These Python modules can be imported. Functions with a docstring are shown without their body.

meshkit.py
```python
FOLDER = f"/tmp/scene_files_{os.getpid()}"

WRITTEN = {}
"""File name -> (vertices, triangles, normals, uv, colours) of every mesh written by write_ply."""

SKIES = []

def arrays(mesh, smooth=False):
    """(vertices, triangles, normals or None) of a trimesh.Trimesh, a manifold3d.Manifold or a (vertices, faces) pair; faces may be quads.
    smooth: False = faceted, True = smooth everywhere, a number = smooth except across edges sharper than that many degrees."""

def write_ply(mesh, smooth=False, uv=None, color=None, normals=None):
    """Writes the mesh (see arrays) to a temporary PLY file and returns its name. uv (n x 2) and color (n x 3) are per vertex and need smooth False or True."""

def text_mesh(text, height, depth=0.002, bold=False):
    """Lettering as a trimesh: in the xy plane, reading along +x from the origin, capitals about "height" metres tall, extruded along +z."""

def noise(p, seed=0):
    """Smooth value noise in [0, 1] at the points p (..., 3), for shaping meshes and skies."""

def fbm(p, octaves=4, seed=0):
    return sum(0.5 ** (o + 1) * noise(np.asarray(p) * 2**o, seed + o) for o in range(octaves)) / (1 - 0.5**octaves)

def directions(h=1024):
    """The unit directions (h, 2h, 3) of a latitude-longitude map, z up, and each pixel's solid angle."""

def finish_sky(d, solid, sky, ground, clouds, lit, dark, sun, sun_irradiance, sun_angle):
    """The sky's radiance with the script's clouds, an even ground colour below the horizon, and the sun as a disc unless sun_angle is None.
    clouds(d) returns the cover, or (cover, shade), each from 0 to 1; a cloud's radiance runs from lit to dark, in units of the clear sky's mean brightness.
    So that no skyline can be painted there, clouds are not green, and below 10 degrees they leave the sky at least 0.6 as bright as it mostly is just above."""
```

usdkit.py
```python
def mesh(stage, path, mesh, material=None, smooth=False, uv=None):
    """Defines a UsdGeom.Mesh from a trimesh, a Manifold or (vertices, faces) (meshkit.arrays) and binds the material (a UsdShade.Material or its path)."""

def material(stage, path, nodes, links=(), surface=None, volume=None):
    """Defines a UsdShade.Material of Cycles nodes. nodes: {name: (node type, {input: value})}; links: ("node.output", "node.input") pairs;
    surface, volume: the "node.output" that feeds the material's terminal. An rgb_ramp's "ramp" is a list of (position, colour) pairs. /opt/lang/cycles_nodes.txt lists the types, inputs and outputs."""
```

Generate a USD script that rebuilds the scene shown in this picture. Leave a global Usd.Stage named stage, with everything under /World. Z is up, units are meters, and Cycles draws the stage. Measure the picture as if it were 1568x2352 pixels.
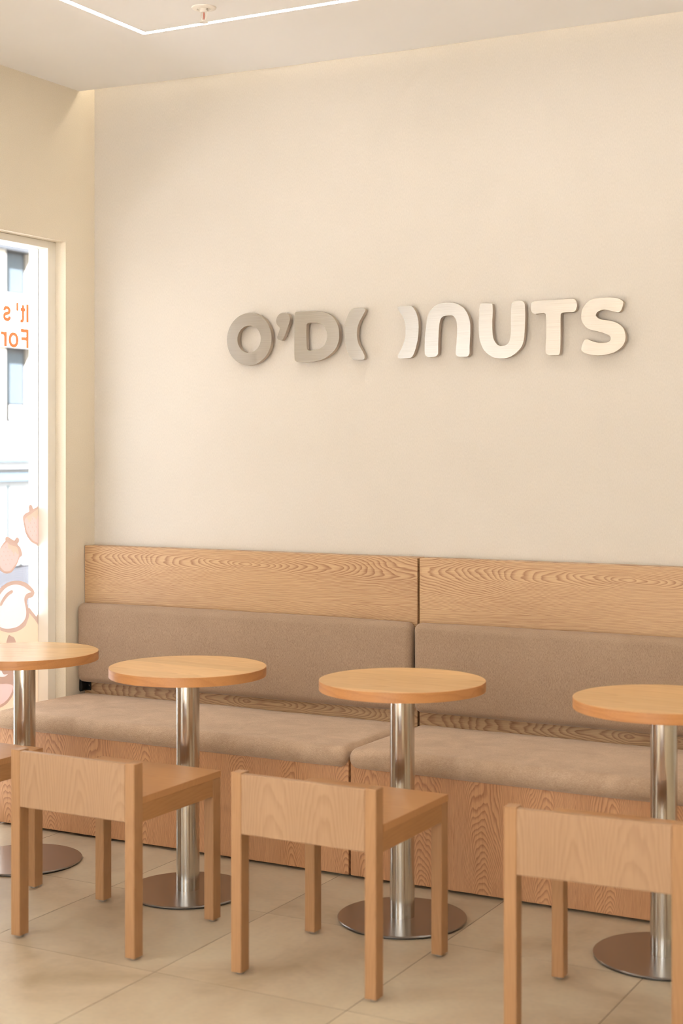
import math, random
import numpy as np
import trimesh, shapely
from shapely.geometry import Polygon, box as sbox
from shapely import affinity
from shapely.ops import unary_union
import manifold3d as m3
import usdkit, meshkit
from pxr import Usd, UsdGeom, UsdLux, UsdShade, Gf, Sdf

# ------------------------------------------------------------------ light and colour settings
def _lin(r, g, b): return tuple(((c / 255) / 12.92 if c / 255 < 0.04045 else ((c / 255 + 0.055) / 1.055) ** 2.4) for c in (r, g, b))
EXPOSURE = 0.17
SKY, SKY_TINT, SUN = 0.42, (1.0, 0.985, 0.98), 15.0
LED, COVE = 30.0, 18.0
WALL, WALL_L, CEIL = _lin(214, 206, 195), _lin(234, 223, 203), _lin(245, 244, 243)
BOARD_L, BOARD_D = _lin(205, 170, 129), _lin(137, 88, 55)
FRONT_L, FRONT_D = _lin(212, 162, 118), _lin(140, 87, 53)
CHAIR_L, CHAIR_D = _lin(180, 134, 88), _lin(150, 101, 59)  # side rails: same oak as the backs, warm shade mixed into the tint
BACK_L, BACK_D = _lin(178, 143, 109), _lin(146, 106, 74)
LEG_L, LEG_D = _lin(177, 135, 94), _lin(146, 100, 62)  # same oak as the backs, darkened for the weaker light low down
SEAT_L, SEAT_D = _lin(194, 145, 97), _lin(164, 110, 65)  # same chair oak, lightened as the seats face up into the light
TOP_L, TOP_D = _lin(226, 184, 129), _lin(190, 139, 87)
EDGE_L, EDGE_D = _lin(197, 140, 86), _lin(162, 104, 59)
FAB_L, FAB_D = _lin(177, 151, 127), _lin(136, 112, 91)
FAB_LIT_L, FAB_LIT_D = _lin(215, 187, 159), _lin(175, 148, 123)  # same cloth as the back cushions, lightened for its pile and light from above
LETTER = (0.51, 0.485, 0.46)
TILE_D, TILE_M, TILE_L = _lin(175, 156, 127), _lin(198, 180, 153), _lin(206, 191, 164)

random.seed(7)
RNG = np.random.default_rng(7)
stage = Usd.Stage.CreateInMemory()
UsdGeom.SetStageUpAxis(stage, UsdGeom.Tokens.z)
UsdGeom.SetStageMetersPerUnit(stage, 1.0)
UsdGeom.Xform.Define(stage, '/World')
UsdGeom.Scope.Define(stage, '/World/Looks')

# ------------------------------------------------------------------ camera
F_PX, W_PX, H_PX = 3440.0, 1568.0, 2352.0
HORIZON, YAW = 1036.0, 28.4
CAM = (3.95, -5.10, 1.45)
cam = UsdGeom.Camera.Define(stage, '/World/camera')
cam.CreateHorizontalApertureAttr(24.0)
cam.CreateVerticalApertureAttr(24.0 * H_PX / W_PX)
cam.CreateFocalLengthAttr(24.0 * F_PX / W_PX)
cam.CreateVerticalApertureOffsetAttr((HORIZON - H_PX / 2) / W_PX * 24.0)
cam.CreateFStopAttr(2.9)
cam.CreateFocusDistanceAttr(5.75)
cam.CreateClippingRangeAttr(Gf.Vec2f(0.05, 400))
cam.AddTranslateOp().Set(Gf.Vec3d(*CAM))
cam.AddRotateXYZOp().Set(Gf.Vec3f(90, 0, YAW))
cam.CreateExposureAttr(EXPOSURE)

# ------------------------------------------------------------------ sky and sun
def mat(name, nodes, links=(), surface=None, volume=None):
    return usdkit.material(stage, '/World/Looks/' + name, nodes, links, surface, volume)

def lin(r, g, b):
    return tuple(((c / 255) / 12.92 if c / 255 < 0.04045 else ((c / 255 + 0.055) / 1.055) ** 2.4) for c in (r, g, b))

dome = UsdLux.DomeLight.Define(stage, '/World/sky')
dome.CreateIntensityAttr(1.0)
sky_mat = mat('sky', {
    'sky': ('sky_texture', {'sky_type': 'multiple_scattering', 'sun_disc': False, 'sun_elevation': math.radians(52), 'sun_rotation': math.radians(60), 'aerosol_density': 3.0}),
    'soft': ('hsv', {'saturation': 0.25}),
    'warm': ('mix_color', {'blend_type': 'multiply', 'fac': 1.0, 'b': SKY_TINT, 'use_clamp': False}),
    'bg': ('background_shader', {'strength': SKY}),
}, [('sky.color', 'soft.color'), ('soft.color', 'warm.a'), ('warm.result', 'bg.color')], surface='bg.background')
UsdShade.MaterialBindingAPI.Apply(dome.GetPrim()).Bind(sky_mat)

sun = UsdLux.DistantLight.Define(stage, '/World/sun')
sun.CreateIntensityAttr(SUN)
sun.CreateAngleAttr(0.53); sun.CreateNormalizeAttr(True)
sun.CreateColorAttr(Gf.Vec3f(0.99, 0.99, 1.10))
def aim(light, d):
    z = np.array(d, float); z /= np.linalg.norm(z)
    x = np.cross([0, 0, 1.0], z); x /= np.linalg.norm(x); y = np.cross(z, x)
    light.AddTransformOp().Set(Gf.Matrix4d(*x, 0, *y, 0, *z, 0, 0, 0, 0, 1))
aim(sun, (0.38, -0.70, 0.60))         # falls on the pavement and the floor just inside the shopfront behind the camera

# ------------------------------------------------------------------ helpers
TAKEN = {}
def free(parent, name):
    k = TAKEN.get((parent, name), 0)
    TAKEN[(parent, name)] = k + 1
    return f'{parent}/{name}' + (f'_{k:03d}' if k else '')

def tag(p, label=None, cat=None, group=None, kind=None):
    p = p.GetPrim() if hasattr(p, 'GetPrim') else p
    for k, v in (('label', label), ('category', cat), ('group', group), ('kind', kind)):
        if v: p.SetCustomDataByKey(k, v)
    return p

def part(name, mesh, m, parent='/World', smooth=30, **kw):
    parent = str(parent.GetPath()) if hasattr(parent, 'GetPath') else parent
    o = usdkit.mesh(stage, free(parent, name), mesh, m, smooth=smooth)
    if kw: tag(o, **kw)
    return o.GetPrim()

def thing(name, label, cat, loc=(0, 0, 0), rz=0.0, group=None, kind=None):
    x = UsdGeom.Xform.Define(stage, free('/World', name))
    x.AddTranslateOp().Set(Gf.Vec3d(*loc)); x.AddRotateZOp().Set(rz)
    return tag(x, label, cat, group, kind)

def copy_of(src, label, loc, rz=0.0, group=None):
    d = src.GetCustomData()
    r = thing(src.GetName(), label, d['category'], loc, rz, group or d.get('group'))
    r.GetReferences().AddInternalReference(src.GetPath()); r.SetInstanceable(True)
    return r

def cat_(ms): return trimesh.util.concatenate([to_tri(m) for m in ms])
def to_tri(m):
    if isinstance(m, trimesh.Trimesh): return m
    k = m.to_mesh(); return trimesh.Trimesh(np.array(k.vert_properties[:, :3]), np.array(k.tri_verts), process=False)

def bx(x0, x1, y0, y1, z0, z1, ch=0.0):
    """Box with chamfered edges: 44 triangles, 12 when ch is 0."""
    lo, hi = np.array([x0, y0, z0], float), np.array([x1, y1, z1], float)
    if ch <= 0:
        m = trimesh.creation.box(hi - lo); m.apply_translation((lo + hi) / 2); return m
    pts = []
    for sx in (0, 1):
        for sy in (0, 1):
            for sz in (0, 1):
                c = np.where([sx, sy, sz], hi, lo); d = np.where([sx, sy, sz], -ch, ch)
                for k in range(3):
                    p = c + d; p[k] = c[k]; pts.append(p)
    return trimesh.convex.convex_hull(np.array(pts))

def prism(poly, h, axis='z', at=0.0):
    """Shapely polygon extruded: 'z' (xy plane), 'y' (xz plane, towards +y), 'x' (yz plane, towards +x)."""
    geoms = getattr(poly, 'geoms', [poly]); out = []
    for g in geoms:
        m = trimesh.creation.extrude_polygon(g, h, engine='earcut'); v = np.array(m.vertices); f = m.faces
        if axis == 'y': v = np.stack([v[:, 0], v[:, 2], v[:, 1]], 1); f = f[:, ::-1]
        if axis == 'x': v = np.stack([v[:, 2], v[:, 0], v[:, 1]], 1)
        out.append(trimesh.Trimesh(v, f, process=False))
    m = cat_(out); m.apply_translation({'z': (0, 0, at), 'y': (0, at, 0), 'x': (at, 0, 0)}[axis]); return m

def lathe(profile, n=96):
    return trimesh.creation.revolve(np.array(profile, float), sections=n)

def spline(pts, n=6):
    """Closed Catmull-Rom through the points."""
    p = np.array(pts, float); N = len(p); out = []
    for i in range(N):
        a, b, c, d = p[i - 1], p[i], p[(i + 1) % N], p[(i + 2) % N]
        for k in range(n):
            t = k / n
            out.append(0.5 * (2 * b + (c - a) * t + (2 * a - 5 * b + 4 * c - d) * t * t + (3 * b - a - 3 * c + d) * t ** 3))
    return Polygon(np.array(out)).buffer(0)

def cushion(lx, ly, lz, r, bulge=(0, 0, 0), step=0.02, seed=0, wrinkle=0.0):
    """Rounded, slightly crowned upholstered block with its low corner at the origin."""
    L = np.array([lx, ly, lz], float)
    n = np.maximum(4, np.ceil(L / step)).astype(int)
    def axis(k):
        t = np.linspace(0, 1, n[k] + 1); e = r / L[k]
        return np.unique(np.concatenate([t, np.linspace(0, e, 6), np.linspace(1 - e, 1, 6)])) * L[k]
    A = [axis(0), axis(1), axis(2)]; vs, fs, off = [], [], 0
    for k in range(3):
        u, v = [(1, 2), (2, 0), (0, 1)][k]
        U, V = np.meshgrid(A[u], A[v], indexing='ij')
        for side in (0, 1):
            P = np.zeros((U.size, 3)); P[:, u] = U.ravel(); P[:, v] = V.ravel(); P[:, k] = side * L[k]
            a, b = len(A[u]), len(A[v]); i, j = np.meshgrid(np.arange(a - 1), np.arange(b - 1), indexing='ij')
            q = np.stack([i * b + j, (i + 1) * b + j, (i + 1) * b + j + 1, i * b + j + 1], -1).reshape(-1, 4)
            if not side: q = q[:, ::-1]
            vs.append(P); fs.append(q + off); off += len(P)
    v, q = np.vstack(vs), np.vstack(fs)
    inner = np.clip(v, r, L - r); d = v - inner
    nrm = np.linalg.norm(d, axis=1, keepdims=True); nrm[nrm == 0] = 1
    mx = np.abs(d).max(1, keepdims=True)
    out = inner + d / nrm * np.minimum(mx, r)
    s = (out / L - 0.5) * 2
    for k in range(3):
        u, w = [(1, 2), (2, 0), (0, 1)][k]
        f = (1 - np.abs(s[:, u]) ** 2.5).clip(0) * (1 - np.abs(s[:, w]) ** 2.5).clip(0)
        out[:, k] += bulge[k] * s[:, k] * f
    if wrinkle:
        w_ = meshkit.fbm(out * [5, 9, 9] + seed * 3.7, 3, seed) - 0.5
        out += (d / nrm) * (w_ * wrinkle)[:, None] * (np.linalg.norm(d, axis=1) > 0)[:, None]
    m = trimesh.Trimesh(out, np.vstack([q[:, [0, 1, 2]], q[:, [0, 2, 3]]]), process=False)
    m.merge_vertices(digits_vertex=6); return m

# ------------------------------------------------------------------ materials
def plain(name, col, rough=0.5, metal=0.0, **kw):
    return mat(name, {'p': ('principled_bsdf', {'base_color': col, 'roughness': rough, 'metallic': metal, **kw})}, surface='p.BSDF')

def plaster(name, col, amp=0.12, stretch=(60, 60, 18), bump=0.25, dist=0.002, rough=0.75):
    a = np.array(col)
    return mat(name, {
        'tc': ('geometry', {}), 'map': ('mapping', {'scale': stretch}), 'n': ('noise_texture', {'scale': 6.0, 'detail': 4.0, 'roughness': 0.6}),
        'big': ('noise_texture', {'scale': 1.1, 'detail': 2.0}),
        'r': ('rgb_ramp', {'ramp': [(0.3, tuple(a * (1 - amp * 0.5))), (0.7, tuple(np.minimum(a * (1 + amp * 0.25), 0.95)))]}),
        'r2': ('rgb_ramp', {'ramp': [(0.3, (0.96, 0.955, 0.94)), (0.7, (1, 1, 1))]}),
        'mul': ('mix_color', {'blend_type': 'multiply', 'fac': 1.0}),
        'b': ('bump', {'strength': bump, 'distance': dist}), 'p': ('principled_bsdf', {'roughness': rough, 'specular_ior_level': 0.25})},
        [('tc.position', 'map.vector'), ('map.vector', 'n.vector'), ('tc.position', 'big.vector'), ('n.fac', 'r.fac'), ('big.fac', 'r2.fac'), ('r.color', 'mul.a'), ('r2.color', 'mul.b'),
         ('mul.result', 'p.base_color'), ('n.fac', 'b.height'), ('b.normal', 'p.normal')], surface='p.BSDF')

def wood(name, light, dark, grain='z', cross='x', leaf=0.2, off=0.0, mid=0.0, k=0.12, d0=0.03, freq=190.0, strength=1.0, rough=0.42, plank=0.0, wob=0.05, vary=0.0, streak=0.30):
    """Plain-sawn oak: growth rings cut at a shallow angle, so that nested cathedral arches run along the grain.
    leaf = width of one veneer leaf (book-matched), mid/k/d0 = where and how steeply the rings dip along the grain."""
    depth = ({'x', 'y', 'z'} - {grain, cross}).pop()
    N = {'tc': ('texture_coordinate', {}), 's': ('separate_xyz', {}), 'oi': ('object_info', {}),
         'rnd': ('math', {'math_type': 'multiply', 'value2': 7.3 if vary else 0.0}),
         'cr': ('math', {'math_type': 'add'}), 'cro': ('math', {'math_type': 'add', 'value2': off}),
         'pp': ('math', {'math_type': 'pingpong', 'value2': leaf}), 'cc': ('math', {'math_type': 'subtract', 'value2': leaf / 2}),
         'c2': ('math', {'math_type': 'multiply'}),
         'g0': ('math', {'math_type': 'subtract', 'value2': mid}), 'ga': ('math', {'math_type': 'absolute'}),
         'gk': ('math', {'math_type': 'multiply_add', 'value2': k, 'value3': d0}),
         'v': ('combine_xyz', {}), 'gw': ('math', {'math_type': 'multiply', 'value2': 0.28}),
         'n1': ('noise_texture', {'scale': 7.0, 'detail': 2.0, 'roughness': 0.5}),
         'n1s': ('math', {'math_type': 'multiply_add', 'value2': wob, 'value3': -wob / 2}),
         'D': ('math', {'math_type': 'add'}), 'D2': ('math', {'math_type': 'multiply'}), 'sum': ('math', {'math_type': 'add'}), 'R': ('math', {'math_type': 'sqrt'}),
         'n2': ('noise_texture', {'scale': 45.0, 'detail': 2.0}), 'n2s': ('math', {'math_type': 'multiply_add', 'value2': 0.0045, 'value3': 0.0}),
         'R2': ('math', {'math_type': 'add'}), 'ph': ('math', {'math_type': 'multiply', 'value2': freq}), 'fr': ('math', {'math_type': 'fraction'}),
         'ring': ('rgb_ramp', {'ramp': [(0.0, (0.0,) * 3), (0.4, (0.12,) * 3), (0.72, (0.75,) * 3), (0.86, (1.0,) * 3), (1.0, (0.0,) * 3)]}),
         'vf': ('combine_xyz', {}), 'gf': ('math', {'math_type': 'multiply', 'value2': 0.025}), 'n3': ('noise_texture', {'scale': 520.0, 'detail': 2.0, 'roughness': 0.6}),
         'st': ('map_range', {'from_min': 0.42, 'from_max': 0.72, 'to_min': 0.0, 'to_max': 1.0, 'clamp': True}),
         'rs': ('math', {'math_type': 'multiply', 'value2': 0.62 * strength}), 'ss': ('math', {'math_type': 'multiply', 'value2': streak}),
         'n4': ('noise_texture', {'scale': 3.2, 'detail': 2.0}), 'bs': ('math', {'math_type': 'multiply_add', 'value2': 0.7 * strength, 'value3': -0.35 * strength}),
         'a1': ('math', {'math_type': 'add'}), 'a2': ('math', {'math_type': 'add', 'use_clamp': True}),
         'mix': ('mix_color', {'a': light, 'b': dark}),
         'bump': ('bump', {'strength': 0.12, 'distance': 0.0006}), 'p': ('principled_bsdf', {'roughness': rough, 'specular_ior_level': 0.4})}
    Lk = [('tc.object', 's.vector'), ('oi.random', 'rnd.value1'), ('rnd.value', 'cr.value2'), (f's.{cross}', 'cr.value1'), ('cr.value', 'cro.value1'), ('cro.value', 'pp.value1'), ('pp.value', 'cc.value1'),
          ('cc.value', 'c2.value1'), ('cc.value', 'c2.value2'), (f's.{grain}', 'g0.value1'), ('g0.value', 'ga.value1'), ('ga.value', 'gk.value1'),
          (f's.{grain}', 'gw.value1'), ('gw.value', 'v.x'), ('cr.value', 'v.y'), (f's.{depth}', 'v.z'), ('v.vector', 'n1.vector'), ('n1.fac', 'n1s.value1'),
          ('gk.value', 'D.value1'), ('n1s.value', 'D.value2'), ('D.value', 'D2.value1'), ('D.value', 'D2.value2'), ('c2.value', 'sum.value1'), ('D2.value', 'sum.value2'), ('sum.value', 'R.value1'),
          ('v.vector', 'n2.vector'), ('n2.fac', 'n2s.value1'), ('R.value', 'R2.value1'), ('n2s.value', 'R2.value2'), ('R2.value', 'ph.value1'), ('ph.value', 'fr.value1'), ('fr.value', 'ring.fac'),
          (f's.{grain}', 'gf.value1'), ('gf.value', 'vf.x'), ('cr.value', 'vf.y'), (f's.{depth}', 'vf.z'), ('vf.vector', 'n3.vector'), ('n3.fac', 'st.value'),
          ('ring.color', 'rs.value1'), ('st.result', 'ss.value1'), ('v.vector', 'n4.vector'), ('n4.fac', 'bs.value1'),
          ('rs.value', 'a1.value1'), ('ss.value', 'a1.value2'), ('a1.value', 'a2.value1'), ('bs.value', 'a2.value2'),
          ('a2.value', 'mix.fac'), ('a2.value', 'bump.height'), ('bump.normal', 'p.normal')]
    if plank:
        N.update({'pk': ('math', {'math_type': 'multiply', 'value2': 1 / plank}), 'pf': ('math', {'math_type': 'floor'}), 'wn': ('white_noise_texture', {'dimensions': '1D'}),
                  'hs': ('hsv', {}), 'hv': ('map_range', {'to_min': 0.86, 'to_max': 1.08})})
        Lk += [('cr.value', 'pk.value1'), ('pk.value', 'pf.value1'), ('pf.value', 'wn.w'), ('wn.value', 'hv.value'), ('hv.result', 'hs.value'), ('mix.result', 'hs.color'), ('hs.color', 'p.base_color')]
    else:
        Lk += [('mix.result', 'p.base_color')]
    return mat(name, N, Lk, surface='p.BSDF')

def fabric(name, light, dark, along='z', blotch=0.3):
    sc = {'z': (1, 1, 0.22), 'x': (0.3, 1, 1)}[along]
    return mat(name, {
        'tc': ('texture_coordinate', {}), 'm': ('mapping', {'scale': sc}), 'n': ('noise_texture', {'scale': 640.0, 'detail': 3.0, 'roughness': 0.7}),
        'w': ('noise_texture', {'scale': 9.0, 'detail': 4.0, 'roughness': 0.65, 'distortion': 0.6}),
        'st': ('map_range', {'from_min': 0.32, 'from_max': 0.68, 'clamp': True}), 'wt': ('map_range', {'from_min': 0.3, 'from_max': 0.7, 'clamp': True}),
        'x1': ('math', {'math_type': 'multiply', 'value2': 0.8}), 'x2': ('math', {'math_type': 'multiply_add', 'value2': blotch}),
        'mix': ('mix_color', {'a': light, 'b': dark}), 'b': ('bump', {'strength': 0.35, 'distance': 0.0008}),
        'p': ('principled_bsdf', {'roughness': 0.92, 'specular_ior_level': 0.15, 'sheen_weight': 0.22, 'sheen_roughness': 0.45, 'sheen_tint': (1.0, 0.9, 0.8)})},
        [('tc.object', 'm.vector'), ('m.vector', 'n.vector'), ('tc.object', 'w.vector'), ('n.fac', 'st.value'), ('w.fac', 'wt.value'), ('st.result', 'x1.value1'), ('wt.result', 'x2.value1'), ('x1.value', 'x2.value3'),
         ('x2.value', 'mix.fac'), ('mix.result', 'p.base_color'), ('n.fac', 'b.height'), ('b.normal', 'p.normal')], surface='p.BSDF')

def brushed(name, col, rough, sc, amt=0.1, aniso=0.0, lo=0.93, bmp=0.02):
    return mat(name, {
        'tc': ('texture_coordinate', {}), 'm': ('mapping', {'scale': sc}), 'n': ('noise_texture', {'scale': 1.0, 'detail': 3.0, 'roughness': 0.7}),
        'r': ('map_range', {'from_min': 0.3, 'from_max': 0.7, 'to_min': rough - amt, 'to_max': rough + amt}),
        'c': ('rgb_ramp', {'ramp': [(0.3, tuple(np.array(col) * lo)), (0.7, col)]}),
        'b': ('bump', {'strength': bmp, 'distance': 0.0002}), 'p': ('principled_bsdf', {'metallic': 1.0, 'anisotropic': aniso, 'anisotropic_rotation': 0.25})},
        [('tc.object', 'm.vector'), ('m.vector', 'n.vector'), ('n.fac', 'r.value'), ('r.result', 'p.roughness'), ('n.fac', 'c.fac'), ('c.color', 'p.base_color'), ('n.fac', 'b.height'), ('b.normal', 'p.normal')], surface='p.BSDF')

def vinyl(name, col, clear=0.25):
    return mat(name, {'d': ('diffuse_bsdf', {'color': col}), 't': ('translucent_bsdf', {'color': col}), 'm': ('mix_closure', {'fac': 0.5}), 'c': ('transparent_bsdf', {'color': (1, 1, 1)}), 'm2': ('mix_closure', {'fac': clear})},
               [('d.BSDF', 'm.closure1'), ('t.BSDF', 'm.closure2'), ('m.closure', 'm2.closure1'), ('c.BSDF', 'm2.closure2')], surface='m2.closure')

M = {}
M['wall'] = plaster('cream_wallpaper', WALL)
M['wall_left'] = plaster('cream_paint', WALL_L, stretch=(40, 40, 40), bump=0.12)
M['ceiling'] = plaster('ceiling_paint', CEIL, amp=0.02, stretch=(40, 40, 40), bump=0.05)
M['frame'] = plain('cream_frame', lin(240, 235, 224), 0.4)
M['frame_white'] = plain('white_frame', lin(245, 244, 240), 0.4)
M['gasket'] = plain('dark_gasket', lin(120, 114, 104), 0.6)
M['glass'] = mat('window_glass', {'t': ('transparent_bsdf', {'color': (0.97, 0.985, 0.98)}), 'g': ('glossy_bsdf', {'roughness': 0.0, 'color': (1, 1, 1)}), 'f': ('fresnel', {}), 'ge': ('geometry', {}), 'ior': ('mix_float', {'a': 1.45, 'b': 1 / 1.45, 'use_clamp': False}), 'm': ('mix_closure', {})},
                 [('ge.backfacing', 'ior.fac'), ('ior.result', 'f.IOR'), ('f.fac', 'm.fac'), ('t.BSDF', 'm.closure1'), ('g.BSDF', 'm.closure2')], surface='m.closure')
M['board'] = wood('oak_board', BOARD_L, BOARD_D, 'x', 'z', leaf=0.27, off=0.215, mid=0.80, k=0.105, d0=0.010, freq=265, wob=0.06, strength=1.0)
M['front'] = wood('oak_front', FRONT_L, FRONT_D, 'z', 'x', leaf=0.21, off=0.04, mid=-0.35, k=0.12, d0=0.0, freq=310, wob=0.07, strength=0.9)
M['chair_v'] = wood('chair_oak_upright', BACK_L, BACK_D, 'z', 'x', leaf=0.16, mid=-0.2, k=0.07, d0=0.03, freq=170, strength=0.5, streak=0.3, wob=0.04, vary=1)
M['chair_leg'] = wood('chair_oak_leg_shaded', LEG_L, LEG_D, 'z', 'x', leaf=0.25, mid=-0.2, k=0.05, d0=0.05, freq=150, strength=0.3, streak=0.3, wob=0.04, vary=1)
M['chair_h'] = wood('chair_oak_seat_lit', SEAT_L, SEAT_D, 'x', 'y', leaf=0.2, mid=-0.5, k=0.05, d0=0.03, freq=170, strength=0.3, streak=0.3, wob=0.04, vary=1)
M['chair_s'] = wood('chair_oak_rail_shaded', CHAIR_L, CHAIR_D, 'y', 'z', leaf=0.2, mid=-0.5, k=0.05, d0=0.05, freq=170, strength=0.3, streak=0.3, wob=0.04, vary=1)
M['top'] = wood('table_oak', TOP_L, TOP_D, 'x', 'y', leaf=0.11, mid=-0.4, k=0.05, d0=0.03, freq=90, strength=0.55, rough=0.27, plank=0.075, wob=0.05, vary=1)
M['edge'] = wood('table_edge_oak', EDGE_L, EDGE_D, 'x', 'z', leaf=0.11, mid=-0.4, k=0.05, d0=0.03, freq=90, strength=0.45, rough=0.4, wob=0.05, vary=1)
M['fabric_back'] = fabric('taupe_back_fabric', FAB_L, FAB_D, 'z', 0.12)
M['fabric_seat_lit'] = fabric('taupe_seat_fabric_lit', FAB_LIT_L, FAB_LIT_D, 'x', 0.5)
M['steel'] = brushed('column_steel', (0.62, 0.585, 0.53), 0.19, (260, 260, 0.0), 0.03)
M['base_steel'] = plain('base_steel', (0.37, 0.365, 0.365), 0.24, 1.0)
M['letter'] = brushed('letter_steel', LETTER, 0.29, (4, 4, 1100), 0.015, 0.25, 0.965, 0.0)
M['letter_side'] = brushed('letter_return', (0.52, 0.45, 0.38), 0.4, (30, 30, 30), 0.05)
M['black'] = plain('black_plastic', lin(22, 20, 20), 0.35)
M['rubber'] = plain('glide_plastic', lin(150, 140, 128), 0.5)
M['dark'] = plain('dark_recess', lin(35, 28, 24), 0.8)
M['grout'] = plain('grout', lin(112, 94, 76), 0.9)
M['white'] = plain('white_enamel', lin(238, 232, 222), 0.35)
M['bulb'] = plain('red_glass_bulb', lin(196, 120, 105), 0.15)
M['led'] = mat('led_diffuser', {'e': ('emission', {'color': (1.0, 0.97, 0.93), 'strength': LED})}, surface='e.emission')
M['cove'] = mat('cove_diffuser', {'e': ('emission', {'color': (1.0, 0.88, 0.70), 'strength': COVE})}, surface='e.emission')
M['tile'] = mat('beige_porcelain', {
    'g': ('geometry', {}), 'oi': ('object_info', {}), 'n': ('noise_texture', {'scale': 2.6, 'detail': 6.0, 'roughness': 0.6, 'distortion': 0.5}), 'n2': ('noise_texture', {'scale': 60.0, 'detail': 3.0}),
    'r': ('rgb_ramp', {'ramp': [(0.30, TILE_D), (0.47, TILE_M), (0.62, TILE_L)]}), 'r2': ('rgb_ramp', {'ramp': [(0.3, (0.93,) * 3), (0.6, (1.0,) * 3)]}), 'mul': ('mix_color', {'blend_type': 'multiply', 'fac': 1.0}),
    'hv': ('map_range', {'to_min': 0.95, 'to_max': 1.04}), 'h': ('hsv', {}), 'rr': ('map_range', {'to_min': 0.34, 'to_max': 0.55}),
    'p': ('principled_bsdf', {'specular_ior_level': 0.45})},
    [('g.position', 'n.vector'), ('g.position', 'n2.vector'), ('n.fac', 'r.fac'), ('n2.fac', 'r2.fac'), ('r.color', 'mul.a'), ('r2.color', 'mul.b'), ('oi.random', 'hv.value'), ('hv.result', 'h.value'), ('mul.result', 'h.color'), ('h.color', 'p.base_color'), ('n2.fac', 'rr.value'), ('rr.result', 'p.roughness')], surface='p.BSDF')
M['orange'] = vinyl('orange_vinyl', lin(252, 162, 106), 0.10)
M['v_line'] = vinyl('vinyl_rose_brown', lin(228, 209, 199), 0.03)
M['v_pink'] = vinyl('vinyl_pink', lin(248, 225, 221), 0.03)
M['v_cap'] = vinyl('vinyl_sand', lin(236, 223, 210), 0.03)
M['v_cream'] = vinyl('vinyl_cream', lin(250, 244, 244), 0.03)
M['v_bun'] = vinyl('vinyl_bun', lin(248, 233, 216), 0.03)
M['v_brown'] = vinyl('vinyl_brown', lin(222, 200, 188), 0.03)
M['x_beige'] = plaster('facade_beige', lin(168, 159, 145), stretch=(2, 2, 2), bump=0.0)
M['x_white'] = plain('facade_white', lin(152, 151, 148), 0.7)
M['x_paving'] = plain('pale_paving', lin(235, 234, 230), 0.8)  # whiteness chosen for the sunlight it throws into the room
M['x_glass'] = plain('facade_glass', lin(76, 84, 88), 0.7, 0.0, specular_ior_level=0.1)
M['x_dark'] = plain('facade_shade', lin(62, 64, 66), 0.7)
M['x_blue'] = plain('fascia_blue', lin(76, 89, 96), 0.8)
M['x_green'] = plain('pole_green', lin(36, 43, 41), 0.8)
M['x_walk'] = plain('concrete', lin(188, 183, 177), 0.8)
M['x_road'] = plaster('asphalt', lin(50, 50, 53), amp=0.8, stretch=(3, 3, 3), bump=0.2)

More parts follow.
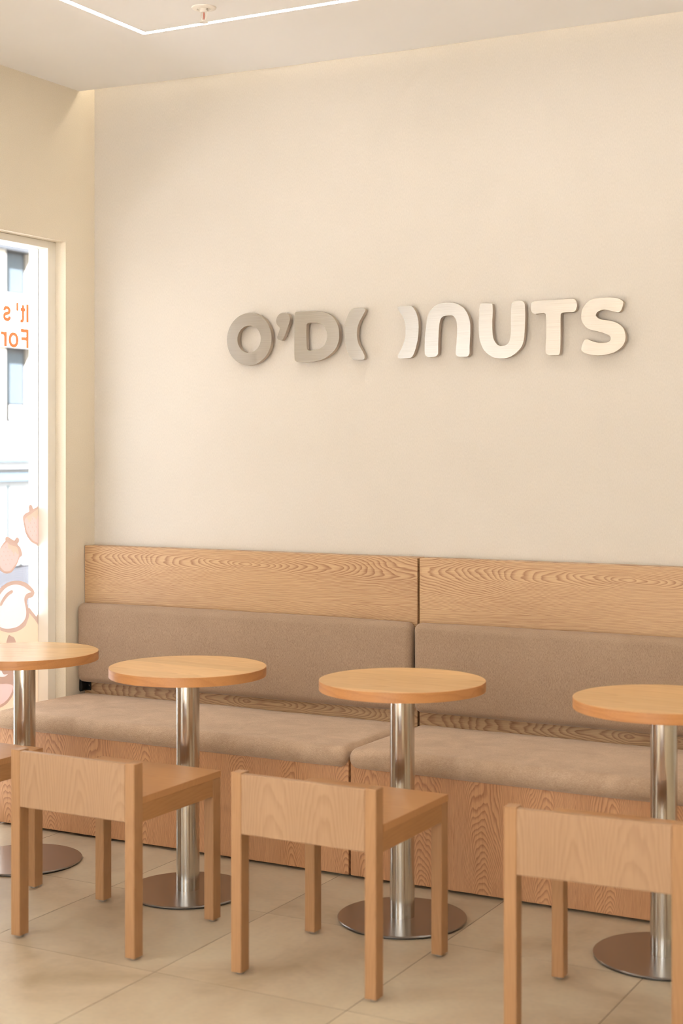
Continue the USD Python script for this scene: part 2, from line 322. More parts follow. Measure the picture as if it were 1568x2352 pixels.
# traced outlines in millimetres: GLYPH (x, z) on the letter faces, STICK (y, z) on the window glass
GLYPH, STICK = {}, {}
GLYPH['O'] = [(901,1891),(896,1859),(881,1831),(857,1809),(827,1796),(794,1792),(760,1798),(730,1813),(705,1837),(690,1866),(684,1898),(690,1930),(705,1959),(730,1981),(760,1994),(794,1998),(827,1991),(857,1975),(881,1952),(896,1922)]
GLYPH['O_hole'] = [(845,1893),(842,1876),(835,1861),(823,1849),(809,1842),(793,1839),(777,1843),(762,1851),(751,1864),(743,1880),(741,1897),(743,1914),(751,1930),(762,1942),(777,1949),(793,1951),(809,1948),(823,1939),(835,1927),(842,1911)]
GLYPH['apos'] = [(952,1993),(969,1989),(979,1977),(981,1964),(977,1949),(970,1933),(963,1915),(956,1902),(950,1890),(944,1885),(935,1886),(926,1890),(923,1898),(926,1907),(932,1920),(935,1933),(930,1940),(921,1950),(918,1963),(922,1976),(931,1987),(941,1992)]
GLYPH['D'] = [(1002,1981),(1005,1991),(1015,1994),(1045,1994),(1083,1993),(1120,1990),(1149,1982),(1169,1970),(1186,1952),(1197,1929),(1201,1906),(1200,1880),(1193,1859),(1181,1840),(1164,1825),(1142,1811),(1117,1802),(1085,1797),(1053,1796),(1020,1797),(1008,1802),(1002,1813),(1001,1865),(1001,1931)]
GLYPH['D_hole'] = [(1056,1935),(1058,1944),(1067,1949),(1083,1949),(1105,1948),(1122,1942),(1135,1932),(1143,1919),(1148,1899),(1146,1880),(1138,1863),(1127,1853),(1112,1846),(1095,1843),(1073,1841),(1063,1843),(1058,1848),(1057,1864),(1055,1907)]
GLYPH['lp'] = [(1313,1991),(1314,1985),(1310,1978),(1299,1961),(1289,1945),(1281,1926),(1278,1903),(1279,1882),(1284,1862),(1293,1845),(1304,1828),(1311,1813),(1310,1803),(1305,1798),(1290,1798),(1266,1799),(1254,1805),(1243,1818),(1233,1838),(1227,1862),(1224,1890),(1225,1922),(1229,1947),(1238,1970),(1249,1987),(1259,1995),(1275,1997),(1302,1996)]
GLYPH['rp'] = [(1452,1992),(1456,1995),(1474,1996),(1504,1995),(1512,1992),(1525,1976),(1533,1957),(1538,1934),(1539,1909),(1537,1880),(1532,1853),(1524,1827),(1515,1808),(1507,1801),(1493,1799),(1465,1798),(1453,1802),(1451,1808),(1456,1818),(1470,1841),(1479,1864),(1484,1886),(1484,1911),(1480,1937),(1471,1958),(1460,1973),(1453,1984)]
GLYPH['n'] = [(1564,1813),(1563,1830),(1564,1873),(1568,1904),(1572,1935),(1580,1964),(1596,1983),(1617,1995),(1641,2000),(1669,1999),(1693,1994),(1716,1982),(1731,1966),(1741,1948),(1747,1928),(1749,1905),(1748,1867),(1746,1836),(1746,1811),(1742,1802),(1736,1798),(1720,1797),(1700,1799),(1692,1805),(1690,1815),(1693,1848),(1695,1879),(1696,1907),(1693,1928),(1686,1943),(1676,1951),(1657,1952),(1641,1950),(1630,1941),(1625,1927),(1622,1902),(1620,1871),(1619,1840),(1619,1815),(1615,1806),(1605,1801),(1589,1800),(1576,1801),(1568,1807)]
GLYPH['U'] = [(1786,1981),(1791,1990),(1800,1991),(1826,1989),(1834,1987),(1837,1981),(1838,1954),(1836,1930),(1836,1904),(1837,1877),(1841,1859),(1850,1843),(1863,1833),(1876,1832),(1889,1835),(1900,1845),(1905,1859),(1908,1875),(1908,1911),(1908,1951),(1910,1979),(1914,1988),(1924,1993),(1939,1994),(1952,1991),(1960,1985),(1963,1973),(1964,1939),(1963,1909),(1961,1873),(1957,1845),(1947,1823),(1930,1806),(1909,1793),(1885,1787),(1863,1787),(1841,1791),(1820,1803),(1802,1820),(1791,1841),(1784,1867),(1782,1904),(1783,1936),(1784,1965)]
GLYPH['T'] = [(1985,1970),(1986,1979),(1991,1987),(2001,1989),(2047,1990),(2099,1990),(2135,1991),(2147,1990),(2155,1983),(2159,1970),(2158,1958),(2152,1947),(2142,1943),(2123,1944),(2107,1943),(2100,1939),(2098,1929),(2098,1882),(2097,1820),(2095,1800),(2090,1793),(2073,1792),(2055,1793),(2044,1799),(2041,1809),(2042,1834),(2044,1871),(2043,1921),(2042,1939),(2038,1943),(2031,1945),(2007,1943),(1997,1944),(1989,1950),(1985,1960)]
GLYPH['S'] = [(2326,1974),(2328,1965),(2323,1946),(2318,1939),(2311,1935),(2296,1938),(2276,1944),(2258,1947),(2243,1944),(2233,1938),(2229,1929),(2233,1921),(2246,1913),(2266,1909),(2291,1904),(2314,1893),(2329,1878),(2336,1858),(2336,1839),(2329,1821),(2314,1806),(2291,1794),(2261,1788),(2230,1787),(2202,1792),(2184,1800),(2175,1809),(2177,1822),(2183,1837),(2191,1844),(2201,1844),(2215,1837),(2236,1831),(2258,1830),(2274,1832),(2282,1841),(2282,1850),(2275,1857),(2261,1863),(2241,1870),(2218,1875),(2197,1884),(2182,1901),(2175,1918),(2176,1940),(2184,1962),(2202,1979),(2225,1987),(2256,1989),(2286,1988),(2311,1983)]
STICK['s2_out'] = [(-494,1057),(-481,1056),(-459,1078),(-445,1088),(-446,1097),(-439,1104),(-428,1104),(-392,1088),(-381,1097),(-371,1099),(-362,1091),(-364,1079),(-371,1071),(-354,1055),(-343,1033),(-346,1022),(-358,1017),(-370,995),(-388,976),(-410,959),(-441,957),(-463,965),(-481,979),(-494,998)]
STICK['s2_in'] = [(-488,1050),(-477,1056),(-455,1072),(-435,1083),(-419,1073),(-397,1066),(-374,1059),(-363,1034),(-365,1019),(-377,999),(-395,981),(-415,967),(-439,966),(-459,973),(-477,991),(-488,1009)]
STICK['s2_cap'] = [(-439,1095),(-433,1096),(-395,1079),(-386,1081),(-377,1092),(-370,1092),(-372,1083),(-381,1071),(-363,1052),(-354,1034),(-357,1029),(-372,1032),(-386,1043),(-392,1030),(-404,1046),(-415,1055),(-424,1053),(-430,1074),(-435,1086)]
STICK['s1_out'] = [(-338,1172),(-336,1184),(-322,1195),(-300,1202),(-302,1219),(-297,1227),(-288,1228),(-280,1223),(-274,1212),(-255,1216),(-229,1216),(-229,1061),(-255,1064),(-283,1075),(-306,1094),(-324,1120),(-331,1147)]
STICK['s1_in'] = [(-327,1165),(-315,1180),(-287,1191),(-229,1204),(-229,1071),(-250,1072),(-276,1082),(-297,1100),(-314,1122),(-322,1147)]
STICK['s1_cap'] = [(-322,1177),(-308,1189),(-292,1194),(-295,1216),(-290,1222),(-284,1215),(-278,1203),(-255,1208),(-229,1209),(-229,1186),(-246,1180),(-255,1168),(-278,1182),(-287,1164),(-301,1157),(-310,1174)]
STICK['cr_out'] = [(-494,860),(-477,897),(-450,913),(-419,922),(-374,923),(-329,914),(-297,898),(-274,879),(-266,865),(-273,853),(-287,847),(-304,845),(-313,836),(-310,820),(-304,801),(-300,777),(-308,756),(-324,737),(-352,723),(-388,716),(-433,719),(-477,733),(-494,741)]
STICK['cr_in'] = [(-494,846),(-477,874),(-450,895),(-419,906),(-379,908),(-338,898),(-310,884),(-286,870),(-306,867),(-322,859),(-329,846),(-327,828),(-320,806),(-317,784),(-324,764),(-343,748),(-374,736),(-419,733),(-455,738),(-477,747),(-494,756)]
STICK['cr_hi'] = [(-473,830),(-477,838),(-459,860),(-435,878),(-408,887),(-399,882),(-404,875),(-426,866),(-450,848),(-466,831)]
STICK['bun_out'] = [(-306,806),(-278,787),(-255,766),(-229,741),(-229,294),(-494,337),(-494,760),(-388,725),(-329,743)]
STICK['bun_in'] = [(-304,783),(-283,771),(-257,747),(-236,723),(-229,715),(-229,303),(-494,346),(-494,751),(-388,719),(-320,736)]
STICK['brown'] = [(-470,603),(-430,700),(-410,701),(-386,686),(-374,627),(-392,570),(-398,504),(-450,512),(-494,515),(-494,583)]
STICK['white'] = [(-490,585),(-472,574),(-455,554),(-430,551),(-446,544),(-468,545),(-490,552)]
STICK['berry_out'] = [(-494,526),(-459,528),(-424,520),(-388,503),(-395,471),(-415,447),(-450,428),(-494,432)]
STICK['berry_in'] = [(-494,512),(-459,515),(-428,511),(-399,499),(-406,476),(-428,452),(-459,438),(-494,439)]

# ------------------------------------------------------------------ the room
RX, RY, RZ = 6.6, -8.6, 2.957
part('wall_back', bx(-0.157, RX + 0.2, 0, 0.2, 0, 3.2), M['wall'], label='textured cream wall behind the bench that carries the metal letters', cat='wall', kind='structure')
W1, W2 = (-1.06, -0.192, 0.0, 2.316), (-4.80, -2.90, 0.0, 2.316)
lw = sbox(RY, 0, 0.0, 3.2)
for a, b, c, d in (W1, W2): lw = lw.difference(sbox(a, c - 1, b, d))
part('wall_left', prism(sbox(RY, 0, 0.0, 3.2).difference(unary_union([sbox(a, c - 0.01, b, d) for a, b, c, d in (W1, W2)])), 0.157, 'x', -0.157), M['wall_left'], smooth=False,
     label='plain cream wall on the left holding the tall window', cat='wall', kind='structure')
part('wall_right', bx(RX, RX + 0.2, RY, 0, 0, 3.2), M['wall_left'], label='plain cream wall on the right, outside the picture', cat='wall', kind='structure')
fw = sbox(-0.157, 0, RX + 0.2, 3.2).difference(sbox(1.4, 0.05, 4.41, 2.7))
part('wall_front', prism(fw, 0.2, 'y', RY - 0.2), M['wall_left'], smooth=False, label='cream shopfront wall behind the camera', cat='wall', kind='structure')

# ceiling: a plain slab that stops short of the back wall, leaving a narrow lit slot
ce = Polygon([(-0.157, RY), (RX, RY), (RX, -0.030), (1.5, -0.030), (0.9, -0.048), (0.0, -0.103), (-0.157, -0.103)])
LX0, LX1, LY0, LY1, LWD = 0.742, 5.4, -5.6, -0.672, 0.024
loop = sbox(LX0, LY0, LX1, LY1).difference(sbox(LX0 + LWD, LY0 + LWD, LX1 - LWD, LY1 - LWD))
part('ceiling', prism(ce.difference(loop), 0.03, 'z', RZ), M['ceiling'], smooth=False, label='flat pale ceiling with a recessed line of light', cat='ceiling', kind='structure')
part('roof', bx(-0.157, RX + 0.2, RY - 0.2, 0.2, 3.2, 3.35), M['ceiling'], label='roof slab above the ceiling', cat='roof', kind='structure')
part('trim_1', bx(0.0, RX, -0.11, 0.0, 3.075, 3.095), M['ceiling'], label='closing strip over the slot between ceiling and back wall', cat='trim', kind='structure')
part('cove_light', bx(0.004, RX - 0.01, -0.009, -0.003, 3.060, 3.074), M['cove'], label='thin warm light strip hidden in the slot above the back wall', cat='light')
ll = thing('ceiling_light', 'thin white line of light set into the ceiling in a rectangle', 'light')
part('diffuser', prism(loop.buffer(-0.0008), 0.012, 'z', RZ + 0.001), M['led'], ll, smooth=False)
part('channel', prism(loop.buffer(0.001), 0.012, 'z', RZ + 0.014), M['white'], ll, smooth=False)

# sprinkler
sp = thing('sprinkler', 'small white pendent fire sprinkler with a red bulb on the ceiling', 'sprinkler', (1.118, -0.845, RZ))
part('escutcheon', lathe([(0.0, 0), (0.042, 0), (0.041, -0.003), (0.034, -0.006), (0.024, -0.007), (0.022, -0.003), (0.0, -0.003)], 48), M['white'], sp)
part('nozzle', lathe([(0.0, -0.003), (0.014, -0.003), (0.014, -0.012), (0.010, -0.016), (0.0, -0.016)], 24), M['white'], sp)
for s in (-1, 1):
    fr = [(s * 0.009, 0, -0.014), (s * 0.0105, 0, -0.028), (s * 0.008, 0, -0.040), (s * 0.003, 0, -0.046)]
    part('yoke_arm', cat_([to_tri(m3.Manifold.batch_hull([m3.Manifold.sphere(0.0022, 10).translate(a), m3.Manifold.sphere(0.0022, 10).translate(b)])) for a, b in zip(fr[:-1], fr[1:])]), M['white'], sp)
part('bulb', lathe([(0.0, -0.016), (0.002, -0.0165), (0.0032, -0.022), (0.0032, -0.034), (0.0018, -0.040), (0.0, -0.041)], 20), M['bulb'], sp)
defl = lathe([(0.0, -0.044), (0.005, -0.044), (0.0055, -0.047), (0.014, -0.0485), (0.0145, -0.051), (0.0, -0.051)], 32)
part('deflector', defl, M['white'], sp)

# floor tiles
fl = part('floor', bx(-0.157, RX, RY, 0, -0.06, -0.0005), M['grout'], label='floor of large square beige tiles with thin dark joints', cat='floor', kind='structure')
P, G = 0.605, 0.0012
xs = [0.0] + [0.30 + P * i for i in range(0, 11) if 0.30 + P * i < RX] + [RX]
ys = [0.0] + [-0.47 - P * i for i in range(0, 15) if -0.47 - P * i > RY] + [RY]
for i in range(len(xs) - 1):
    for j in range(len(ys) - 1):
        part('tile', bx(xs[i] + G, xs[i + 1] - G, ys[j + 1] + G, ys[j] - G, -0.012, 0.0, 0.0), M['tile'], fl, smooth=False)
# window_1: tall fixed light beside the bench
def window(num, a, b, zt, label, divide=()):
    w = thing(f'window_{num}', label, 'window', kind='structure')
    x0, x1, f, g, zb = -0.155, -0.052, 0.05, 0.029, 0.0
    e = 0.0006
    part('jamb', bx(x0, x1, b - f, b - e, zb, zt - e, 0.0008), M['frame'], w); part('jamb', bx(x0, x1, a + e, a + f, zb, zt - e, 0.0008), M['frame'], w)
    part('head', bx(x0, x1, a + f, b - f, zt - g, zt - e, 0.0008), M['frame'], w); part('sill', bx(x0, x1, a + f, b - f, zb, zb + 0.05, 0.0008), M['frame'], w)
    cuts = [a + f] + list(divide) + [b - f]
    for c in divide: part('mullion', bx(x0, x1, c - 0.025, c + 0.025, zb + 0.05, zt - g, 0.0008), M['frame'], w)
    for p, q in zip(cuts[:-1], cuts[1:]):
        p, q = p + (0.025 if p in divide else 0), q - (0.025 if q in divide else 0)
        part('pane', bx(-0.112, -0.104, p + 0.001, q - 0.001, zb + 0.05, zt - g - 0.001), M['glass'], w, smooth=False)
        gk = sbox(p, zb + 0.05, q, zt - g).difference(sbox(p + 0.0016, zb + 0.0516, q - 0.0016, zt - g - 0.0004))
        part('gasket', prism(gk, 0.0003, 'x', -0.104), M['gasket'], w, smooth=False)
    return w
window(1, W1[0], W1[1], W1[3], 'tall clear window with cream frame and stickers at the left edge')
window(2, W2[0], W2[1], W2[3], 'wide tall window in the left wall nearer the camera, outside the picture', (-3.78,))
w3 = thing('window_3', 'wide shopfront glazing behind the camera', 'window', kind='structure')
for x in (1.4, 2.88, 4.36): part('mullion', bx(x, x + 0.05, RY - 0.15, RY - 0.05, 0.05, 2.7), M['frame'], w3)
part('rail', bx(1.45, 4.36, RY - 0.15, RY - 0.05, 0.05, 0.11), M['frame'], w3); part('rail', bx(1.45, 4.36, RY - 0.15, RY - 0.05, 2.64, 2.7), M['frame'], w3)
for x in (1.45, 2.93): part('pane', bx(x, x + 1.43, RY - 0.105, RY - 0.095, 0.11, 2.64), M['glass'], w3, smooth=False)

# vinyl on the glass (read from outside, so mirrored in here)
XG = -0.1035
def decal(name, poly, m, parent, lift=0, **kw):
    return part(name, prism(poly, 0.00025, 'x', XG + 0.0003 * lift), m, parent, smooth=False, **kw)
def glyph(ch, z, h, bold=True):
    t = meshkit.text_mesh(ch, h, 0.0004, bold=bold); v = np.array(t.vertices); v[:, :2] -= v[:, :2].min(0) * [1, 0]; return t, v
def lettering(word, label, right, z, h, pitch):
    t = thing('window_lettering', label, 'lettering', group='orange vinyl lettering on the window')
    y = right
    for ch, w in zip(word, pitch):
        if ch == 'I':
            part('letter', bx(XG, XG + 0.0004, y - w[1] - w[0], y - w[1], z, z + h), M['orange'], t, smooth=False); continue
        g, v = glyph(ch, z, h); v = v.copy(); wd = np.ptp(v[:, 0]); s = w[0] / wd
        # mirrored: reading direction runs towards -y
        P_ = np.stack([np.full(len(v), XG) + v[:, 2], y - w[1] - v[:, 0] * s, z + v[:, 1]], 1)
        part('letter', trimesh.Trimesh(P_, g.faces, process=False), M['orange'], t, smooth=False)
    return t
lettering("It's", 'orange mirrored word It\'s on the window glass, upper line', -0.304, 1.978, 0.072, [(0.0125, 0.0), (0.029, 0.020), (0.010, 0.063), (0.045, 0.108)])
lettering('For', 'orange mirrored word For on the window glass, lower line', -0.304, 1.874, 0.072, [(0.046, 0.0), (0.058, 0.062), (0.033, 0.133)])
CLIP = sbox(-1.0, 0.0, -0.2424, 2.2)
def shape(k, n=5): return spline(np.array(STICK[k]) / 1000.0, n).intersection(CLIP)
def berry(p, label, seeds):
    t = thing('window_sticker', label, 'sticker')
    decal('outline', shape(p + '_out').difference(shape(p + '_in')), M['v_line'], t)
    fl_ = shape(p + '_in').difference(shape(p + '_cap')); sd = unary_union([affinity.rotate(affinity.scale(shapely.Point(y, z).buffer(0.0028), 0.6, 1.25), 20) for y, z in seeds]).intersection(fl_)
    decal('fruit', fl_.difference(sd), M['v_pink'], t)
    decal('seeds', sd, M['v_line'], t); decal('cap', shape(p + '_cap').intersection(shape(p + '_in')), M['v_cap'], t)
def seeds(k, n):
    pl = shape(k).buffer(-0.012); x0, y0, x1, y1 = pl.bounds; out = []
    for i in range(8):
        for j in range(8):
            q = shapely.Point(x0 + (i + 0.5 * (j % 2)) * 0.024, y0 + j * 0.017)
            if pl.contains(q): out.append((q.x, q.y))
    return out
berry('s1', 'pale strawberry sticker on the glass, upper one against the frame', seeds('s1_in', 9))
berry('s2', 'pale strawberry sticker on the glass, lower one right above the cream swirl', seeds('s2_in', 9))
t = thing('window_sticker', 'large sticker of a cream swirl on a bun low on the glass', 'sticker')
cr, ci, hi = shape('cr_out'), shape('cr_in'), shape('cr_hi')
bo, bi = shape('bun_out', 3), shape('bun_in', 3)
brn, wht, beo, bei = shape('brown'), shape('white'), shape('berry_out'), shape('berry_in')
decal('cream_outline', cr.difference(ci).union(hi), M['v_line'], t); decal('cream', ci.difference(hi), M['v_cream'], t)
decal('bun_outline', bo.difference(bi).difference(cr), M['v_line'], t)
decal('bun', bi.difference(unary_union([cr, brn, beo])), M['v_bun'], t); decal('sauce', brn.difference(unary_union([wht, beo])), M['v_brown'], t)
decal('gleam', wht, M['v_cream'], t); decal('fruit_outline', beo.difference(bei), M['v_brown'], t); decal('fruit', bei, M['v_pink'], t)

# ------------------------------------------------------------------ wall letters
def curve(k): return spline(np.array(GLYPH[k]) / 1000.0, 5)
def sign_letter(poly, label, pins):
    c = np.array(poly.representative_point().coords[0])
    t = thing('sign_letter', label, 'letter', (0, 0, 0), group='brushed metal letters on the cream wall')
    body = poly.buffer(-0.0012).simplify(0.0004)
    part('return', prism(poly.simplify(0.0004), 0.0200, 'y', -0.0335), M['letter_side'], t, smooth=40)
    part('face', cat_([prism(poly.buffer(-0.0002).simplify(0.0003), 0.0006, 'y', -0.0342)]), M['letter'], t, smooth=False)
    for (x, z) in pins:
        m = trimesh.creation.cylinder(0.004, 0.0136, sections=16); m.apply_transform(trimesh.transformations.rotation_matrix(math.pi / 2, [1, 0, 0])); m.apply_translation((x, -0.0068, z)); part('mounting_pin', m, M['steel'], t)
ring = shapely.Point(0.793, 1.895).buffer(0.1045, 48).difference(shapely.Point(0.793, 1.895).buffer(0.0545, 48))
sign_letter(ring, 'round brushed steel letter O, first on the wall sign', [(0.715, 1.895), (0.871, 1.895)])
sign_letter(curve('apos'), 'small brushed steel apostrophe between the letters O and D', [(0.950, 1.965), (0.948, 1.905)])
sign_letter(curve('D').difference(curve('D_hole')), 'brushed steel letter D after the apostrophe', [(1.028, 1.96), (1.028, 1.83)])
sign_letter(curve('lp'), 'brushed steel left crescent bowed like an opening bracket', [(1.255, 1.955), (1.255, 1.84)])
sign_letter(curve('rp'), 'brushed steel right crescent bowed like a closing bracket', [(1.51, 1.955), (1.51, 1.84)])
sign_letter(curve('n'), 'bright brushed steel arch letter N with a rounded top', [(1.585, 1.83), (1.725, 1.83)])
sign_letter(curve('U'), 'brushed steel letter U in the right half of the sign', [(1.808, 1.96), (1.938, 1.96)])
sign_letter(curve('T'), 'brushed steel letter T between U and S', [(2.07, 1.96), (2.065, 1.82)])
sign_letter(curve('S'), 'brushed steel letter S at the right end of the sign', [(2.28, 1.975), (2.25, 1.81)])

# ------------------------------------------------------------------ benches
def make_bench(label, cap):
    L = 1.5485
    t = thing('banquette_bench', label, 'bench', (BENCH_X[cap], 0, 0), group='oak and taupe banquette benches')
    part('back_board', bx(0, L, -0.070, -0.004, 0.012, 1.053, 0.0015), M['board'], t)
    part('front_panel', bx(0, L, -0.612, -0.590, 0.010, 0.400, 0.001), M['front'], t)
    part('side_panel', bx(0.0, 0.018, -0.590, -0.070, 0.010, 0.375), M['front'], t); part('side_panel', bx(L - 0.018, L, -0.590, -0.070, 0.010, 0.375), M['front'], t)
    part('seat_deck', bx(0.018, L - 0.018, -0.590, -0.070, 0.358, 0.375), M['dark'], t)
    m = cushion(L - 0.001, 0.572, 0.070, 0.034, (0, 0.004, 0.008), 0.018, 3 + cap, 0.006)
    v = np.array(m.vertices); fr = np.clip(1 - v[:, 1] / 0.06, 0, 1)            # front edge rolls down over the panel
    v[:, 2] -= 0.006 * np.clip(v[:, 1] - 0.35, 0, 1) / 0.2
    v += [0.0005, -0.643, 0.3755]; m.vertices = v
    part('seat_cushion', m, M['fabric_seat_lit'], t, smooth=True)
    m = cushion(L - 0.001, 0.060, 0.328, 0.027, (0, 0.010, 0.003), 0.018, 8 + cap, 0.004)
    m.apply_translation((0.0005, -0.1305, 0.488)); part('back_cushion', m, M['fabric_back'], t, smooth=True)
    for x in (0.03, L - 0.06):
        part('foot', lathe([(0, 0), (0.018, 0), (0.018, 0.006), (0.008, 0.008), (0.008, 0.012), (0, 0.012)], 24).apply_translation((x + 0.012, -0.565, 0)), M['rubber'], t)
        part('foot', lathe([(0, 0), (0.018, 0), (0.018, 0.006), (0.008, 0.008), (0.008, 0.012), (0, 0.012)], 24).apply_translation((x + 0.012, -0.09, 0)), M['rubber'], t)
    part('plinth', bx(0.02, L - 0.02, -0.586, -0.11, 0.003, 0.010), M['dark'], t)
    return t
BENCH_X = [0.002, 1.5590]
make_bench('left banquette bench unit in the corner beside the window', 0)
make_bench('right banquette bench unit running out of the picture', 1)
# black bracket left in the gap at the corner end
br = thing('corner_bracket', 'small black plastic bracket on the bench end in the corner under the back cushion', 'bracket', (0.004, -0.071, 0.447))
part('plate', bx(0.0, 0.034, -0.006, 0.0, 0.0, 0.050, 0.001), M['black'], br)
part('curl', prism(spline([(0.0, 0.0), (0.010, 0.0), (0.016, 0.015), (0.014, 0.034), (0.006, 0.048), (0.0, 0.046), (-0.001, 0.024)]), 0.030, 'y', -0.036), M['black'], br)
part('screw', lathe([(0, 0), (0.004, 0), (0.003, 0.002), (0, 0.0024)], 16).apply_transform(trimesh.transformations.rotation_matrix(math.pi / 2, [1, 0, 0])).apply_translation((0.026, -0.006, 0.02)), M['steel'], br)

# ------------------------------------------------------------------ tables
def make_table(label, loc, rz):
    t = thing('round_table', label, 'table', loc, rz, group='round oak pedestal tables')
    R, zt = 0.2585, 0.742
    part('table_top', lathe([(0, zt - 0.030), (R - 0.0012, zt - 0.030), (R - 0.0012, zt - 0.0004), (R - 0.0018, zt), (0, zt)], 128), M['top'], t, smooth=40)
    part('edge_band', lathe([(R - 0.0012, zt - 0.0305), (R - 0.0004, zt - 0.0305), (R, zt - 0.0295), (R, zt - 0.0018), (R - 0.0004, zt - 0.0006), (R - 0.0012, zt - 0.0004), (R - 0.0012, zt - 0.0305)], 128), M['edge'], t, smooth=40)
    part('mounting_plate', lathe([(0, zt - 0.035), (0.11, zt - 0.035), (0.11, zt - 0.030), (0, zt - 0.030)], 48), M['black'], t)
    part('column', lathe([(0.0, 0.0095), (0.0381, 0.0095), (0.0381, zt - 0.035), (0.0, zt - 0.035)], 96), M['steel'], t, smooth=40)
    part('base_plate', lathe([(0, 0.004), (0.1985, 0.004), (0.2005, 0.0055), (0.2005, 0.0085), (0.199, 0.0098), (0, 0.0105)], 128), M['base_steel'], t, smooth=20)
    part('floor_ring', lathe([(0, 0), (0.196, 0), (0.196, 0.004), (0, 0.004)], 96), M['black'], t)
    return t
t0 = make_table('round oak pedestal table nearest the window, cut by the left edge', (0.445, -0.973, 0), 28)
copy_of(t0, 'round oak pedestal table in front of the left bench, second from the window', (1.160, -1.003, 0), -4)
copy_of(t0, 'round oak pedestal table in front of the gap between the two benches', (1.909, -0.930, 0), 3)
copy_of(t0, 'round oak pedestal table at the right edge of the picture', (2.722, -0.890, 0), -2)

# ------------------------------------------------------------------ chairs
def make_chair(label, loc, rz):
    t = thing('dining_chair', label, 'chair', loc, rz, group='low oak chairs with plank backs')
    w, d, lg, ld = 0.2275, 0.222, 0.034, 0.042
    def leg(x0, x1, y0, y1, zt):
        m = bx(x0, x1, y0, y1, 0.006, zt, 0.0018); v = np.array(m.vertices)
        lo = v[:, 2] < 0.0075; c = np.array([(x0 + x1) / 2, (y0 + y1) / 2]); v[lo, :2] = c + (v[lo, :2] - c) * 0.86; m.vertices = v
        o = part('leg', m, M['chair_leg'], t)
        part('glide', lathe([(0, 0), (0.0105, 0), (0.011, 0.0015), (0.011, 0.006), (0, 0.006)], 20).apply_translation((c[0], c[1], 0)), M['rubber'], o)
    for s in (-1, 1):
        x0, x1 = (-w, -w + lg) if s < 0 else (w - lg, w)
        leg(x0, x1, -d, -d + ld, 0.5605); leg(x0, x1, d - ld, d, 0.4405)
    part('backrest', bx(-w + lg - 0.0003, w - lg + 0.0003, -d + 0.0004, -d + 0.022, 0.392, 0.5575, 0.0015), M['chair_v'], t)
    seat = sbox(-w, -d + 0.022, w, d).difference(sbox(-w - 1, -1, -w + lg + 0.0006, -d + ld + 0.0006)).difference(sbox(w - lg - 0.0006, -1, w + 1, -d + ld + 0.0006))
    part('seat', prism(seat, 0.020, 'z', 0.441), M['chair_h'], t, smooth=False)
    for s in (-1, 1):
        x0, x1 = (-w + 0.0006, -w + 0.024) if s < 0 else (w - 0.024, w - 0.0006)
        part('side_rail', bx(x0, x1, -d + ld, d - ld, 0.388, 0.441, 0.0008), M['chair_s'], t)
    part('front_rail', bx(-w + lg, w - lg, d - 0.024, d - 0.0006, 0.388, 0.441, 0.0008), M['chair_h'], t)
    return t
c0 = make_chair('low oak chair at the window table, mostly outside the left edge', (0.474, -1.405, 0), 0)
copy_of(c0, 'low oak chair with plank back at the second table from the window', (1.186, -1.418, 0), -0.4)
copy_of(c0, 'low oak chair with plank back at the table before the bench gap', (1.936, -1.375, 0), -0.8)
copy_of(c0, 'low oak chair with plank back at the lower right corner', (2.738, -1.375, 0), 3.2)

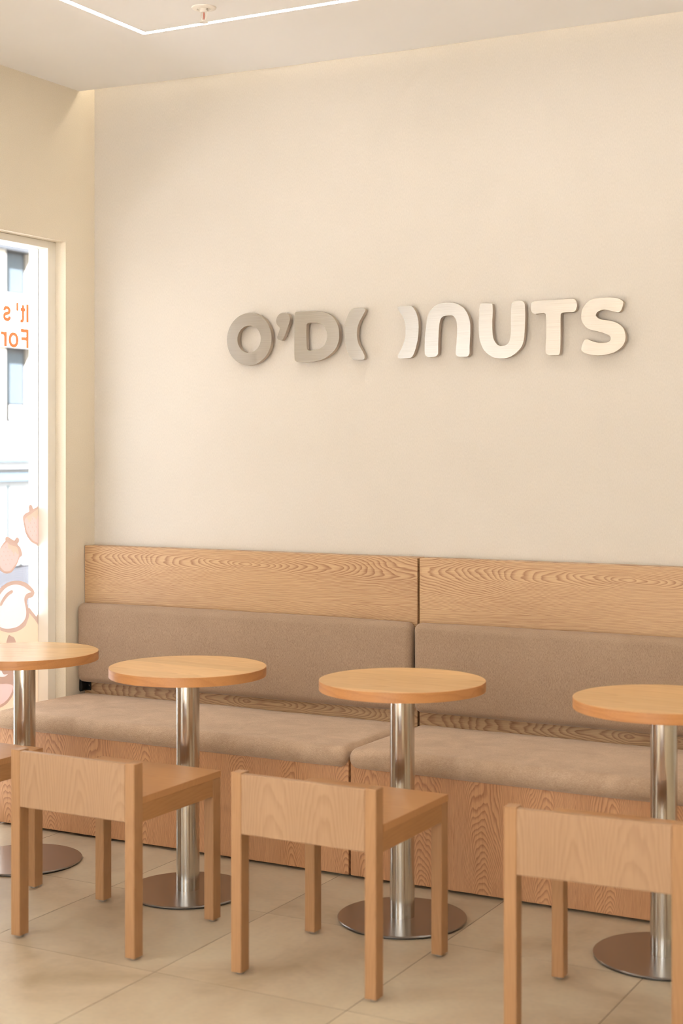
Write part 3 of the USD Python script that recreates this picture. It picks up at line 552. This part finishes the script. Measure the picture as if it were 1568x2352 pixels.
# ------------------------------------------------------------------ outside the window
part('street', bx(-14, -4.2, -14, 16, -0.30, -0.06), M['x_road'], label='grey street surface outside the window', cat='street', kind='structure')
part('pavement', bx(-4.2, -0.157, -14, 16, -0.10, -0.045), M['x_walk'], label='pale concrete pavement right outside the left windows', cat='pavement', kind='structure')  # added so that sunlight bounces through the left windows onto the ceiling
part('forecourt', bx(-0.157, 12, -22, RY - 0.2, -0.30, -0.06), M['x_paving'], label='pale pavement before the shopfront behind the camera', cat='pavement', kind='structure')
bd = thing('building', 'sunlit beige and white shop building across the street', 'building')
X = -9.0
part('wall', bx(X - 0.6, X - 0.25, -12, 16, -0.06, 7.0), M['x_beige'], bd)
part('fascia_band', bx(X - 0.25, X - 0.02, -12, 16, 1.31, 1.40), M['x_blue'], bd); part('fascia_band', bx(X - 0.25, X, -12, 16, 1.06, 1.172), M['x_blue'], bd)
part('shop_panel', bx(X - 0.25, X - 0.06, -12, 16, -0.04, 1.06), M['x_white'], bd); part('shop_panel', bx(X - 0.25, X - 0.06, -12, 16, 1.172, 1.31), M['x_white'], bd)
part('shop_panel', bx(X - 0.25, X - 0.06, -12, 16, 1.40, 1.83), M['x_white'], bd)
part('ledge', bx(X - 0.25, X + 0.03, -12, 16, 1.215, 1.228), M['x_dark'], bd)
part('spandrel', bx(X - 0.25, X - 0.05, -12, 16, 2.80, 3.50), M['x_white'], bd)
part('lintel', bx(X - 0.25, X - 0.04, -12, 16, 4.06, 4.30), M['x_dark'], bd)
y = 9.88 - 1.1 * 18
while y < 15:
    part('pier', bx(X - 0.25, X - 0.08, y - 0.6, y, 1.83, 2.80), M['x_beige'], bd); part('pier', bx(X - 0.25, X - 0.08, y - 0.6, y, 3.50, 4.06), M['x_beige'], bd)
    f = part('window', bx(X - 0.25, X - 0.20, y, y + 0.5, 1.83, 2.80), M['x_dark'], bd); part('pane', bx(X - 0.20, X - 0.18, y + 0.10, y + 0.44, 2.07, 2.74), M['x_glass'], f); part('pane', bx(X - 0.20, X - 0.17, y + 0.16, y + 0.42, 1.86, 2.05), M['x_white'], f)
    f = part('window', bx(X - 0.25, X - 0.20, y, y + 0.5, 3.50, 4.06), M['x_dark'], bd); part('pane', bx(X - 0.20, X - 0.18, y + 0.10, y + 0.44, 3.53, 4.03), M['x_glass'], f)
    y += 1.1
pl_ = trimesh.creation.cylinder(0.018, 1.085, sections=16); pl_.apply_translation((-8.7, 9.476, -0.06 + 0.5425))
part('pole', pl_, M['x_green'], label='thin green pole standing across the street', cat='pole')
